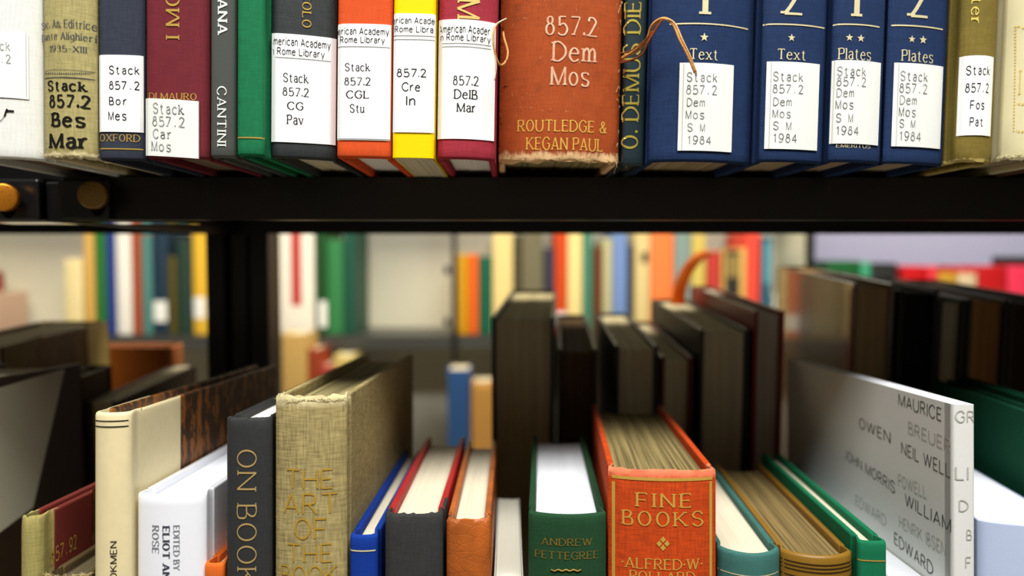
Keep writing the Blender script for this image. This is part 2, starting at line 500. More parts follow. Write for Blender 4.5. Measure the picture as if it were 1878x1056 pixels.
    def line_text(s, txt, p0, p1, hgt, font, mat, face, name='cover_lettering'):
        """lettering along a base line between two pixels on a cover"""
        tv, tf = text2d(txt, font)
        a, b = s.hit(*p0, face), s.hit(*p1, face)
        L = max(p[0] for p in tv)
        V = []
        for x, y in tv:
            f = x / L
            V.append(s.place(a[0] + (b[0] - a[0]) * f, a[1] + (b[1] - a[1]) * f + y / 10 * hgt, 0.00015, face))
        return mesh_obj(name, V, tf, mat, s.root)
    def patch(s, bb, mat, name, parent=None, off=0.00012, tilt=0.0, n=14, face='spine', thick=0.0, curl=0.0):
        ua, va, ub, vb = s.rect(bb, face)
        if face == 'spine':
            ua = max(ua, -s.W * 1.0); ub = min(ub, s.W * 1.0)
        V, Fc = [], []
        for i in range(n + 1):
            f = i / n; u = ua + (ub - ua) * f; dv = -(f - .5) * tilt * (ub - ua)
            e = off + curl * max(0.0, (.12 - min(f, 1 - f)) / .12) ** 2
            V += [s.place(u, va + dv, e, face), s.place(u, vb + dv, e, face)]
        for i in range(n): Fc.append((2 * i, 2 * i + 2, 2 * i + 3, 2 * i + 1))
        if thick:
            m = len(V)
            for i in range(n + 1):
                f = i / n; u = ua + (ub - ua) * f; dv = -(f - .5) * tilt * (ub - ua)
                V += [s.place(u, va + dv, off - thick, face), s.place(u, vb + dv, off - thick, face)]
            for i in range(n):
                Fc += [(2 * i, m + 2 * i, m + 2 * i + 2, 2 * i + 2), (2 * i + 1, 2 * i + 3, m + 2 * i + 3, m + 2 * i + 1)]
            Fc += [(0, 1, m + 1, m), (2 * n, m + 2 * n, m + 2 * n + 1, 2 * n + 1)]
        return mesh_obj(name, V, Fc, mat, parent or s.root)
    def poly(s, pxs, face, mat, name, off=.0003):
        return mesh_obj(name, [s.place(*s.hit(x, y, face), off, face) for x, y in pxs], [tuple(range(len(pxs)))], mat, s.root)
    def rule(s, y, x0, x1, thick, mat, name='gold_rule', off=0.0002, parent=None, tilt=0.0):
        return s.patch((x0, y - thick / 2, x1, y + thick / 2), mat, name, parent, off, tilt)
    def label(s, bb, rows, mat=LABEL, imat=BLACKINK, tilt=0.0, thick=0.0, off=0.00035, rules=(), name='call_number_label', curl=0.0, fold=None):
        p = s.patch(bb, mat, name, None, off + thick, tilt, thick=thick or 0.0003, curl=curl)
        if rows: s.letters(rows, imat, 'lettering', p, off + thick + 0.0001 + curl * .02)
        if fold: s.patch((fold, bb[1] + 1, fold + 1.1, bb[3] - 1), ink((176, 176, 168)), 'crease', p, off + thick + 0.0001, tilt * .01)
        for y in rules: s.rule(y, bb[0] + 1, bb[2] - 1, 1.0, ink((120, 122, 120)), 'printed_rule', off + thick + 0.0001 + curl * .02, p)
        return p
def star(book, bb, mat):
    ua, va, ub, vb = book.rect(bb); cu, cv = (ua + ub) / 2, (va + vb) / 2; R = (ub - ua) / 2
    P = [book.place(cu, cv, .00022, 'spine')]
    for i in range(10):
        r = R * (1.08 if i % 2 == 0 else 0.46); a = math.pi / 2 + i * math.pi / 5
        P.append(book.place(cu + r * math.cos(a), cv + r * math.sin(a), .00022, 'spine'))
    return mesh_obj('star', P, [(0, 1 + i, 1 + (i + 1) % 10) for i in range(10)], mat, book.root)
def fibres(book, name, mat, z, n, ln, seed=1, x0=-1, x1=1, rad=.00009, yoff=0.0):
    """frayed threads along the head or tail of a spine"""
    rg = random.Random(seed); parts = []
    for i in range(n):
        u = book.W * rg.uniform(x0, x1); p = Vector((u, book.surf(u) + yoff - .0002, z))
        d = Vector((rg.uniform(-1, 1), rg.uniform(-.35, .2), rg.uniform(-.3, .35))) * ln * rg.uniform(.4, 1)
        parts.append(tube_data([p, p + d * .5 + Vector((rg.uniform(-.2, .2), 0, rg.uniform(-.12, .12))) * ln, p + d], rad, 4))
    V, Fc = merge(*parts)
    return tag(mesh_obj(name, V, Fc, mat, book.root), kind='stuff')

def add(frame, xl, xr, y, Y, d, label, group, cover, page, h=None, edge='top', gap=0.985, Yr=None, **k):
    """stand a book on a shelf so that its near face spans pixels xl..xr at depth Y; y = pixel row of its near top (or bottom) edge"""
    c, rn = k.get('cock', 0.0), (k.get('rnd', 0.002) if not k.get('away') else 0.0)
    T = frame.local(at((xl + xr) / 2, y, Y))
    A, B = frame.local(at(xl, y, Y + rn + max(0, -c))), frame.local(at(xr, y, Y + rn + max(0, c)))
    w = (B.x - A.x) * gap
    pk = k.pop('pack', None)
    if pk is not None:
        if A.x < pk[0] + .0004: A.x = pk[0] + .0004; w = (B.x - A.x) * gap
        pk[0] = B.x
    yaw = k.get('yaw', 0.0)
    qx = (A.x + B.x) / 2; qy = T.y
    if edge == 'top': h = T.z
    w *= math.cos(math.radians(yaw))
    if k.pop('away', False):                     # fore edge faces the camera, spine on the far side
        ya = math.radians(yaw)
        qx, qy = qx - math.sin(ya) * d, qy + math.cos(ya) * d
        k['yaw'] = yaw + 180
    return Book(frame, (qx, qy, 0), w, h, d, label, group, cover, page, **k)

# ------------------------------------------------------------------ shelf levels
def Yfor(py, z):
    r = ray(931, py); return (z - CAMZ) * r.y / r.z
ZU = at(931, 290, 0.28).z                     # top of the upper shelf
YL = Yfor(325, ZU)                            # its front lip
ZLB = at(931, 403, YL).z                      # lower edge of the lip
YR = Yfor(429, ZLB)                           # its rear lip
UP = Frame((0, 0, ZU + 0.0002))
TILT = 2.5
LO = Frame((0, 0.28, CAMZ - 0.328), -TILT)    # near side of the lower shelf, sloping back
MID_O = LO.world((0, 0.19, 0))
MI = Frame((0, MID_O.y + 0.005, MID_O.z), TILT)       # far side of the lower shelf, sloping the other way
FY = 1.50
ZF = at(931, 614, FY).z                       # shelf across the far aisle
FA = Frame((0, FY, ZF + 0.0003))
ZF2 = CAMZ - 0.50
FB = Frame((0, 1.40, ZF2 + 0.0003))

# ------------------------------------------------------------------ room
FLOOR = plain((214, 206, 190), 0.5, 0.3, 0.1, scale=40)
tag(box('floor', -3, 3, -1.6, 3.2, -0.05, 0.0, FLOOR, None, 0), kind='structure')
tag(box('bounce_wall', -3, 3, -1.15, -1.05, 0.0, 2.7, plain((120, 112, 102), 0.8, 0.2, 0.03, scale=60), None, 0), kind='structure')  # unseen wall behind the camera, added to bounce fill light
tag(box('wall_back', -3, 3, 3.2, 3.3, 0.0, 2.7, plain((196, 198, 214), 0.8, 0.2, 0.03, scale=60), None, 0), kind='structure')

# ------------------------------------------------------------------ near double sided shelving
unit = bpy.data.objects.new('metal_bookshelf', None); COL.objects.link(unit); unit.location = (0, 0, 0)
tag(unit, 'black painted double sided metal bookshelf in the foreground holding both rows of books', 'bookshelf')
XA, XB = -0.62, 0.62
PX0, PX1 = at(82, 360, YL).x, at(113, 360, YL).x              # slotted upright between two bays
def shelf_tray(name, x0, x1, y0, y1, ztop, zbot, parent, mat=BLACK, fr=None):
    """folded sheet: top, front lip, rear lip, end flanges"""
    bm = bmesh.new(); t = 0.0012
    bm_box(bm, x0, x1, y0, y1, ztop - t, ztop, 0)
    bm_box(bm, x0, x1, y0, y0 + t, zbot, ztop - t, 0)
    bm_box(bm, x0, x1, y0 + t, y0 + 0.010, zbot, zbot + t, 0)
    bm_box(bm, x0, x1, y1 - t, y1, zbot, ztop - t, 0)
    bm_box(bm, x0, x0 + t, y0 + t, y1 - t, zbot, ztop - t, 0)
    bm_box(bm, x1 - t, x1, y0 + t, y1 - t, zbot, ztop - t, 0)
    if fr: 
        for v in bm.verts: v.co = fr.world(v.co)
    return from_bm(name, bm, mat, parent)
XBR = at(207, 360, YL).x
shelf_tray('shelf_board', PX1 + 0.0008, XB, YL, YR, ZU, ZLB, unit)
shelf_tray('shelf_board', XA, PX0 - 0.0008, YL, YR, ZU, ZLB, unit)
# rear half of the upper level, set higher
shelf_tray('shelf_board', XA, XB, YR + 0.0005, 0.665, CAMZ + 0.075, CAMZ + 0.055, unit)
shelf_tray('shelf_board', XA, XB, YL, 0.665, CAMZ + 0.345, CAMZ + 0.325, unit)  # unseen tray overhead, added to keep aisle light off the far shelves
# lower level, two sloping trays
for fr, y0, y1 in ((LO, -0.03, 0.185), (MI, 0.002, 0.24)):
    bm = bmesh.new(); bm_box(bm, XA, XB, y0, y1, -0.0035, -0.0015, 0); bm_box(bm, XA, XB, y0, y0 + .0012, -0.03, -.0035, 0); bm_box(bm, XA, XB, y1 - .0012, y1, -0.02, -.0035, 0)
    for v in bm.verts: v.co = fr.world(v.co)
    from_bm('shelf_board', bm, BLACK, unit)
# central post, seen between the rows
pA, pB = at(378, 540, YR + .004).x, at(492, 540, YR + .004).x
def post(x0, x1, y0, y1, z0, z1, parent):
    bm = bmesh.new()
    bm_box(bm, x0, x0 + .014, y0, y1, z0, z1, .001); bm_box(bm, x1 - .014, x1, y0, y1, z0, z1, .001)
    bm_box(bm, x0 + .014, x1 - .014, y0 + .012, y1 - .012, z0, z1, 0); bm_box(bm, (x0 + x1) / 2 - .006, (x0 + x1) / 2 + .006, y0 + .004, y0 + .012, z0, z1, .0008)
    return from_bm('upright', bm, BLACK, parent)
post(pA, pB, YR + .004, YR + .034, 0.0, 2.1, unit)
post(0.60, 0.65, YR + .004, YR + .034, 0.0, 2.1, unit)
# front end plates of the brackets with their bolts
BR = foil((150, 118, 66), 0.6, 0.42, 0.7, (84, 60, 28)); BR2 = foil((236, 150, 40), 0.7, 0.35, 0.8, (150, 70, 14))
def bracket(x0, x1, bx, by, mat, boltmat, hole):
    zt, zb = at(120, 329, YL).z, at(120, 404, YL).z
    b = box('bracket', x0, x1, YL - 0.0035, YL - 0.0006, zb, zt, mat, unit, 0.0012)
    # keyhole slot
    C = at(bx + 10, by + 10, YL - 0.0037)
    V = [(C.x + .0036 * math.cos(a), YL - 0.0036, C.z - .001 + .0062 * math.sin(a)) for a in [2 * math.pi * i / 20 for i in range(20)]]
    V2 = [(p[0], YL - .0030, p[2]) for p in V]
    mesh_obj('slot', V + V2, [tuple(range(20))[::-1]] + [(i, (i + 1) % 20, 20 + (i + 1) % 20, 20 + i) for i in range(20)], paint((6, 6, 6), .6, .1), b)
    # bolt: a shank and a domed head that stands forward of the plate
    P0 = at(bx + 12, by + 4, YL - .0036); P1 = at(bx, by, YL - .0125)
    ax = (P1 - P0)
    prof = [(0, .0044), (.45, .0044), (.46, .0050), (.5, .0060), (.92, .0061), (.98, .0058), (1.0, .0052)]
    V, Fc = tube_data([P0 + ax * t for t, r in prof], [r for t, r in prof], 24)
    mesh_obj('bolt', V, Fc, boltmat, b, True)
    return b
bracket(at(118, 360, YL).x, XBR, 168, 357, BLACKG, BR, True)
bracket(at(-60, 360, YL).x, at(80, 360, YL).x, 4, 361, BLACKG, BR2, True)
box('bracket_post', PX0 - 0.0004, PX1 + 0.0004, YL + .001, YR, ZLB - 0.001, ZU - 0.002, BLACK, unit, 0.0008)
# polished strip added under the tray to mirror the far spines
box('mirror_strip', at(-80, 408, YL).x, at(372, 414, 0.39).x, 0.362, 0.388, ZLB - 0.0004, ZLB + 0.002, paint((30, 30, 30), 0.06, 1.0), unit, 0.0)

# ------------------------------------------------------------------ page papers
PW = pages((236, 234, 226), 0.85, lines=0.6); PC = pages((222, 212, 186), 0.84, lines=0.45); PT = pages((186, 164, 128), 0.6); PO = pages((176, 160, 112), 0.45, lines=1.0)
PG = pages((222, 212, 180), 0.72); PB = pages((140, 120, 98), 0.6); PCool = pages((228, 231, 237), 0.93, lines=0.4)

# ------------------------------------------------------------------ upper shelf
UG = 'books on the upper shelf'
LEAN = 1.0
UPK = [-9.0]
def U(xl, xr, yb, label, cover, page=PT, d=0.19, **k):
    Y = Yfor(yb, ZU)
    k.setdefault('lean', LEAN)
    return add(UP, xl, xr, yb, Y, d, label, UG, cover, page, h=k.pop('h', 0.235), edge='bottom', pack=UPK, **k)
b = U(-64, 79, 293, 'white cloth book at the left end of the upper shelf with a blank looking label', cloth((232, 233, 224), .5, .12, mott=.03), PB, rnd=.006, cock=0.0)
b.label((-36, 60, 54, 179), [('Stack', (-28, 74, 20, 94), 'type'), ('857.2', (-28, 98, 21, 117), 'type')], imat=ink((120, 124, 118), .5), mat=LABEL2, fold=49)
tube('ink_scribble', [b.place(*b.hit(x, y), .0002, 'spine') for x, y in catmull([(-10, 226), (2, 221), (9, 212), (12, 203), (14, 200)], 4)], [.00008] * 8 + [.0003] * 9, BLACKINK, b.root, 5)
tube('ink_dash', [b.place(*b.hit(x, y), .0002, 'spine') for x, y in [(11, 204), (18, 203), (26, 204)]], .0003, BLACKINK, b.root, 5)

b = U(79.5, 177, 294, 'tan green coarse cloth book stamped Stack 857.2 Bes Mar with frayed tail', cloth((154, 144, 95), .62, .55, mott=.12, worn=(226, 212, 170), wz=.0035, stain=(128, 92, 44)), PT, rnd=.0036, jag=.0007)
NAVYINK = ink((44, 54, 74), .25, (160, 150, 100))
b.letters([('Soc. An. Editrice', (77, 35, 179, 51), 'roman'), ('Dante Alighieri', (77, 59, 179, 76), 'roman'), ('1935-XIII', (92, 83, 161, 95), 'roman')], NAVYINK, 'faded_imprint')
b.rule(142, 79, 177, 1.6, NAVYINK, 'printed_rule'); b.rule(128, 79, 177, .8, NAVYINK, 'printed_rule')
for i in range(24): b.patch((80 + i * 4.05, 133.5, 82.2 + i * 4.05, 136), NAVYINK, 'printed_dash', n=1, off=.0002)
b.letters([('Stack', (88, 147, 162, 167), 'hand'), ('857.2', (91, 173, 168, 198), 'hand'), ('Bes', (94, 206, 158, 233), 'hand'), ('Mar', (90, 244, 161, 273), 'hand')], ink((22, 22, 20)), 'stamped_call_number')
fibres(b, 'frayed_threads', cloth((222, 206, 160), .4, .2), .0008, 70, .004, 3)

b = U(177.5, 266, 296, 'dark navy cloth book with white Bor Mes label and gold publisher line', cloth((48, 53, 65), .5, .5), PB, rnd=.0008)
b.label((177, 101, 265, 242), [('Stack', (201, 120, 257, 138), 'type'), ('857.2', (201, 148, 257, 166), 'type'), ('Bor', (201, 177, 233, 194), 'type'), ('Mes', (200, 204, 233, 222), 'type')])
b.letters([('OXFORD', (184, 246, 258, 260), 'roman')], GOLD, 'gold_lettering'); b.rule(273, 180, 264, 2.2, GOLD)

b = U(266.5, 384, 293, 'maroon cloth book with thick tilted Car Mos label over gold author name', cloth((110, 36, 44), .5, .3), PB, rnd=.001)
b.letters([('I MO', (304, -14, 330, 73), 'roman', 1), ('DI MAURO', (273, 170, 361, 183), 'roman')], GOLD, 'gold_lettering')
b.label((269, 183, 366, 288), [('Stack', (283, 189, 340, 212), 'typeslab', 0, .05), ('857.2', (282, 213, 341, 235), 'typeslab', 0, .04), ('Car', (283, 236, 316, 257), 'typeslab', 0, .04), ('Mos', (280, 259, 316, 280), 'typeslab', 0, .04)], imat=ink((62, 62, 58), .5), mat=LABEL2, tilt=.045, thick=.0007)

b = U(385, 433, 291, 'thin smooth grey book titled in white down its spine', plain((76, 80, 75), .45, .4, .08), PC, rnd=.0003)
b.letters([('ANA', (399, -4, 418, 65), 'bold', -1), ('CANTINI', (398, 158, 416, 269), 'roman', -1)], ink((232, 232, 226)), 'white_lettering')

b = U(433.5, 484, 288, 'bright green cloth book with one gold line near its foot', cloth((22, 112, 70), .6, .3), PB, rnd=.0008)
b.rule(252.5, 434, 488, 2.4, GOLD)

b = U(489.5, 616, 292, 'black grained book with large white call label CG Pav', cloth((44, 48, 48), .8, .5, rough=.5, diag=True), PG, rnd=.001, cock=.006)
b.letters([('COLO', (554, -14, 572, 51), 'roman', -1)], GOLD, 'gold_lettering')
b.label((483, 64, 617, 262), [('American Academy', (495, 71, 607, 89), 'sans'), ('In Rome Library', (496, 89, 596, 106), 'sans'), ('Stack', (520, 135, 567, 152), 'roman'), ('857.2', (519, 161, 567, 177), 'roman'), ('CG', (527, 187, 557, 202), 'roman'), ('Pav', (526, 211, 557, 229), 'roman')], rules=(108,), curl=.0004)

b = U(616.5, 718, 292, 'orange red cloth book with white call label CGL Stu', cloth((236, 84, 34), .5, .22), PW, rnd=.0008)
b.label((613, 44, 717, 257), [('erican Academy', (620, 51, 714, 67), 'sans'), ('Rome Library', (624, 67, 706, 82), 'sans'), ('Stack', (633, 116, 680, 131), 'roman'), ('857.2', (632, 142, 680, 157), 'roman'), ('CGL', (635, 166, 677, 181), 'roman'), ('Stu', (642, 191, 669, 207), 'roman')], rules=(86, 255))

b = U(718.5, 796, 291, 'bright yellow glossy paperback with white call label Cre In', plain((255, 214, 0), .35, .4, .02), PG, rnd=.0004, soft=True, name='paperback_book')
b.label((716, 25, 799, 243), [('erican Acade', (720, 32, 798, 44), 'sans'), ('Rome Libra', (724, 48, 795, 60), 'sans'), ('857.2', (728, 126, 782, 142), 'sans'), ('Cre', (737, 151, 771, 168), 'sans'), ('In', (745, 177, 762, 193), 'sans')], rules=(66, 73))

b = U(799.5, 909, 293, 'crimson grained cloth book with white call label DelB Mar', cloth((158, 46, 60), .7, .3, diag=True), PW, rnd=.003, cock=.003, headband=None)
b.letters([('M', (838, -4, 881, 37), 'roman', -1)], foil((236, 206, 120), .3), 'gold_lettering')
b.label((797, 36, 908, 255), [('American Acader', (805, 46, 899, 61), 'sans'), ('In Rome Library', (806, 62, 900, 78), 'sans'), ('857.2', (831, 139, 878, 157), 'roman'), ('DelB', (832, 164, 876, 182), 'roman'), ('Mar', (837, 189, 872, 206), 'roman')], rules=(80, 86), curl=.0005)

RC = cloth((162, 72, 28), .6, .3, mott=.2, worn=(240, 200, 150), wz=.006, stain=(120, 52, 22))
b = U(912, 1136, 304, 'thick worn rust orange cloth book stamped 857.2 Dem Mos with broken threads', RC, PO, d=.2, rnd=.0055, jag=.0012)
WORN = cloth((224, 180, 128), .4, .3); STR = cloth((238, 150, 84), .35, .3); STRD = cloth((150, 78, 36), .35, .4)
b.letters([('857.2', (1000, 29, 1095, 66), 'roman'), ('Dem', (1011, 76, 1095, 114), 'roman'), ('Mos', (1008, 122, 1081, 158), 'roman')], ink((224, 196, 166), .7, (196, 96, 48)), 'stamped_call_number')
b.letters([('ROUTLEDGE &', (948, 219, 1113, 242), 'roman'), ('KEGAN PAUL', (964, 251, 1105, 276), 'roman')], foil((236, 184, 84), .3, .4, .35, (196, 90, 36)), 'gold_lettering')
fibres(b, 'frayed_threads', WORN, .0010, 150, .0030, 5, -.93, .96)
fibres(b, 'torn_joint_threads', cloth((120, 66, 34), .4, .4), .03, 8, .002, 6, -.94, -.9)
for sd, side in ((11, -1), (12, 1)):
    rg = random.Random(sd); parts = []
    for i in range(90):
        z = rg.uniform(0, .075); p = Vector((side * b.W * rg.uniform(.97, 1.0), b.surf(b.W) + rg.uniform(-.001, .004), z))
        q = p + Vector((side * rg.uniform(-.0012, .0002), rg.uniform(-.002, .001), rg.uniform(-.004, .004)))
        parts.append(tube_data([p, (p + q) / 2 + Vector((0, -.0007, 0)), q], .00012, 4))
    V, Fc = merge(*parts); tag(mesh_obj('frayed_joint', V, Fc, cloth((136, 72, 34), .4, .4) if side < 0 else WORN, b.root), kind='stuff')
def strand(pxs, Y, rad, mat, nm='loose_thread', jit=.0003, sd=0):
    rg = random.Random(sd)
    pts = [b.I @ at(x, y, Y + (z if len(p) > 2 else 0)) for p in pxs for x, y, z in [tuple(p) + ((0,) if len(p) < 3 else ())]]
    P = catmull([tuple(q + Vector((rg.uniform(-jit, jit), rg.uniform(-jit, jit), rg.uniform(-jit, jit)))) for q in pts], 6)
    tube(nm, P, rad, mat, b.root, 6)
YT = Yfor(303, ZU) - .004
hang = [(1140, 104, .006), (1165, 92, -.002), (1186, 72, -.006), (1196, 45, -.009), (1216, 33, -.012), (1234, 42, -.013), (1248, 70, -.014), (1264, 100, -.014), (1276, 132, -.013)]
for i, (dx, dy) in enumerate(((0, 0), (3, 3), (-2, 2))):
    strand([(x + dx * (1 - abs(k - 4) / 9), y + dy, z) for k, (x, y, z) in enumerate(hang)], YT, .00042, STR if i != 1 else cloth((240, 168, 110), .35, .3), sd=i)
for i in range(2):
    strand([(1138, 112 + 4 * i, .006), (1160, 110, -.001), (1178, 98, -.005), (1190, 76, -.008), (1206, 50, -.011), (1214, 36, -.012)], YT, .00032, STRD, sd=20 + i)
strand([(1138, 98, .004), (1156, 92, -.002), (1180, 76, -.006), (1196, 56, -.009)], YT, .00026, STRD, sd=31)
strand([(924, 36, -.004), (908, 48, -.019), (905, 70, -.021), (908, 100, -.021), (916, 118, -.019), (928, 112, -.015), (931, 94, -.013), (924, 72, -.010), (922, 60, -.006)], YT, .0004, STR, sd=41)
strand([(928, 34, -.004), (912, 44, -.018), (902, 60, -.021), (906, 84, -.021)], YT, .00028, cloth((226, 208, 176), .35, .2), sd=42)
strand([(906, 84, -.021), (910, 120, -.021), (907, 146, -.021)], YT, .00022, cloth((226, 208, 176), .35, .2), sd=43)

b = U(1137, 1181, 305, 'thin dark teal book lettered in gold up its spine beside the rust book', plain((24, 44, 50), .4, .45, .1), PC, rnd=.0003)
b.letters([('O. DEMUS DIE', (1141, 4, 1174, 273), 'roman', 1)], foil((196, 176, 76), .5), 'gold_lettering')

BLUE = cloth((25, 45, 80), .6, .5)
def typed(b, rows, bb, fold): b.label(bb, [(t, r, 'type') for t, r in rows], mat=LABEL2, imat=TYPED, fold=fold, thick=.0002)
blues = [
 (1182, 1378, 298, .004, '1', (1278, -40, 1305, 26), 44, (1228, 1372), [(1284, 61, 1299, 76)], 'Text', (1265, 89, 1316, 110), (1244, 116, 1343, 277), 1251,
  [('Stack', (1259, 132, 1315, 152)), ('857.2', (1258, 155, 1314, 175)), ('Dem', (1259, 179, 1292, 197)), ('Mos', (1257, 202, 1291, 220)), ('S M', (1260, 225, 1292, 243)), ('1984', (1261, 248, 1303, 266))],
  'widest blue cloth volume marked 1 Text with one star, beside the teal book'),
 (1379, 1510, 298, .004, '2', (1432, -40, 1472, 28), 45, (1388, 1512), [(1445, 63, 1458, 76)], 'Text', (1426, 90, 1477, 110), (1403, 114, 1500, 274), 1411,
  [('Stack', (1417, 131, 1472, 151)), ('857.2', (1416, 154, 1472, 173)), ('Dem', (1417, 178, 1451, 196)), ('Mos', (1416, 200, 1449, 218)), ('S M', (1417, 222, 1450, 240)), ('1984', (1418, 244, 1460, 263))],
  'blue cloth volume marked 2 Text with one star'),
 (1511, 1616, 298, .004, '1', (1557, -40, 1582, 30), 45, (1524, 1613), [(1551, 62, 1564, 76), (1572, 64, 1585, 77)], 'Plates', (1536, 88, 1597, 110), (1518, 111, 1612, 264), 1526,
  [('Stack', (1534, 121, 1587, 141)), ('857.2', (1533, 140, 1587, 160)), ('Dem', (1533, 161, 1565, 180)), ('Mos', (1531, 183, 1564, 202)), ('S M', (1532, 207, 1563, 226)), ('1984', (1533, 230, 1573, 249))],
  'blue cloth volume marked 1 Plates with two stars'),
 (1620, 1731, 301, .006, '2', (1664, -40, 1702, 33), 48, (1634, 1729), [(1666, 65, 1678, 79), (1686, 67, 1699, 80)], 'Plates', (1652, 92, 1711, 114), (1636, 117, 1726, 270), 1644,
  [('Stack', (1650, 130, 1700, 151)), ('857.2', (1648, 152, 1699, 173)), ('Dem', (1649, 174, 1680, 194)), ('Mos', (1647, 196, 1678, 216)), ('S M', (1648, 218, 1677, 236)), ('1984', (1649, 240, 1687, 260))],
  'blue cloth volume marked 2 Plates with two stars, next to the olive book')]
for xl, xr, yb, ck, num, nb, ry, rx, stars, word, wb, lb, fold, rows, lab in blues:
    b = U(xl, xr, yb, lab, BLUE, PT, d=.21, rnd=.0022 if xl > 1200 else .006, cock=ck)
    b.letters([(num, nb, 'roman'), (word, wb, 'roman')], PALEGOLD, 'silver_lettering')
    b.rule(ry, rx[0], rx[1], 2.6, PALEGOLD, 'silver_rule')
    for st in stars: star(b, st, PALEGOLD)
    typed(b, rows, lb, fold)
    if word == 'Plates' and num == '1': b.letters([('EMERITUS', (1532, 263, 1596, 271), 'roman')], PALEGOLD, 'silver_imprint')

b = U(1735, 1820, 299, 'olive cloth book with white call label Fos Pat', cloth((124, 108, 46), .5, .3, mott=.3, worn=(190, 170, 100), wz=.0022), PT, rnd=.004, cock=.004, jag=.0005)
b.letters([('ter', (1780, -4, 1798, 43), 'roman', -1)], foil((236, 214, 110), .3), 'gold_lettering')
b.label((1756, 102, 1819, 248), [('Stack', (1770, 119, 1814, 139), 'type'), ('857.2', (1768, 151, 1812, 171), 'type'), ('Fos', (1778, 183, 1804, 202), 'type'), ('Pat', (1777, 214, 1801, 233), 'type')])

IV = plain((232, 222, 176), .6, .3, .1, scale=120)
b = U(1822, 1975, 296, 'ivory worn book with dotted gilt frame at the right end of the upper shelf', IV, PT, rnd=.008, jag=.0012)
DOT = foil((236, 204, 110), .3)
for i in range(33): b.patch((1852 - i * .12, 52 + i * 5.9, 1855 - i * .12, 54.6 + i * 5.9), DOT, 'gilt_dot', n=1, off=.0002)
for yy in (51, 190, 240):
    for i in range(10): b.patch((1856 + i * 8, yy, 1861 + i * 8, yy + 3), DOT, 'gilt_dot', n=1, off=.0002)
b.letters([('I T', (1863, 126, 1900, 172), 'thin')], DOT, 'gilt_lettering')
fibres(b, 'frayed_threads', cloth((230, 214, 170), .4, .2), .001, 60, .005, 9, -1, -.5)

# the row runs on past the right end of the view
U(1978, 2090, 294, 'brown cloth book past the ivory one at the right end', cloth((96, 62, 40), .55, .35), PT, rnd=.003)
U(2093, 2230, 292, 'grey cloth book past the brown one at the right end', cloth((108, 110, 112), .55, .3), PT, rnd=.002)

# ------------------------------------------------------------------ lower shelf, spines towards the camera
LG = 'books on the near side of the lower shelf'
Y0 = 0.28
def L(xl, xr, yt, label, cover, page=PC, d=0.165, Y=Y0, **k):
    return add(LO, xl, xr, yt, Y, d, label, LG, cover, page, **k)
HB = cloth((222, 214, 196), .4, .3)
# beyond the left edge of the frame, seen from behind their neighbours
L(-640, -570, 580, 'tall black book at the far left edge', plain((16, 15, 14), .5, .3), PC, d=.172)
b = L(-560, -319, 748, 'thick dark brown book at the left edge with a pale panel on its side', plain((52, 36, 20), .5, .35), PC, d=.172)
b.poly([(-20, 716), (118, 676), (60, 930), (-20, 990)], 'right', plain((220, 216, 186), .5, .35), 'pale_patch')  # flat pale shape with a slanting rear edge over the dark board
b = L(38, 78, 952, 'maroon book with khaki cloth spine and gold number 857.92', plain((116, 42, 36), .55, .3, .1), pages((150, 90, 74), .6), spine=cloth((150, 140, 84), .55, .5), quarter=0.0, rnd=.0025, d=.165, jag=.0005)
b.poly([(168, 898), (260, 846), (260, 1150), (168, 1150)], 'right', marbled((70, 44, 20), (132, 90, 44)), 'marbled_panel')
b.line_text('857.92', (93, 1034), (140, 1004), .0052, 'typeslab', GOLD, 'right')
b = L(82, 166, 1062, 'low dark book with grey page tops between the maroon and cream spines', plain((96, 80, 50), .6), pages((120, 108, 80), .4), rnd=.003, jag=.0008)
fibres(b, 'frayed_threads', cloth((214, 190, 130), .4, .3), b.h, 90, .004, 14, -1, 1)
VELL = plain((236, 220, 172), .5, .35, .08, scale=300)
b = L(172, 240, 757, 'tall cream vellum book with marbled sides lettered BOOKMEN', marbled((58, 34, 14), (140, 84, 32)), PC, spine=VELL, quarter=.033, rnd=.0022, d=.18, headband=VELL)
b.rule(772, 173, 239, 1.8, BLACKINK, 'printed_rule'); b.rule(782.5, 173, 239, 2.0, BLACKINK, 'printed_rule')
b.letters([('BOOKMEN', (202, 992, 215, 1088), 'sans', 1)], BLACKINK)
WJ = plain((240, 242, 248), .3, .5, .02, coat=.3)
b = L(250, 378, 908, 'white jacketed book with Eliot and Rose printed down the spine', WJ, PCool, rnd=.003, d=.165, headband=cloth((120, 72, 50), .5, .4))
b.letters([('EDITED BY', (318, 962, 330, 1046), 'roman', -1), ('ROSE', (279, 962, 292, 1013), 'roman', -1)], ink((110, 116, 126)), 'jacket_lettering')
b.letters([('ELIOT AND', (298, 963, 312, 1078), 'bold', -1)], ink((60, 66, 80)), 'jacket_title')
L(374, 412, 1034, 'small bright orange book wedged beside the charcoal spine', cloth((226, 104, 32), .5, .2), PC, d=.12, rnd=.001)
b = L(414, 498, 768, 'charcoal book with gold title ON BOOKS down the spine', cloth((48, 49, 49), .5, .35, rough=.6), PW, rnd=.0012, d=.165, headband=cloth((70, 70, 70), .4, .3), jag=.0003)
b.letters([('ON BOOKS', (434, 824, 472, 1112), 'thin', -1)], foil((214, 184, 120), .5), 'gold_lettering')
ART = cloth((146, 132, 88), .62, .55, slub=.42, mott=.15, stain=(112, 98, 60))
b = L(503.5, 637, 733, 'large tan linen book with gold title The Art of the Book', ART, pages((178, 164, 112), .4), rnd=.003, d=.19, headband=ART, jag=.0011, flare=.0015, over=.004)
b.spine.data.materials[0] = cloth((146, 132, 88), .62, .55, slub=.42, mott=.15, stain=(112, 98, 60), head=(round(b.h, 4), .005, (206, 192, 146)))
GA = foil((206, 164, 62), .4, .4, .15)
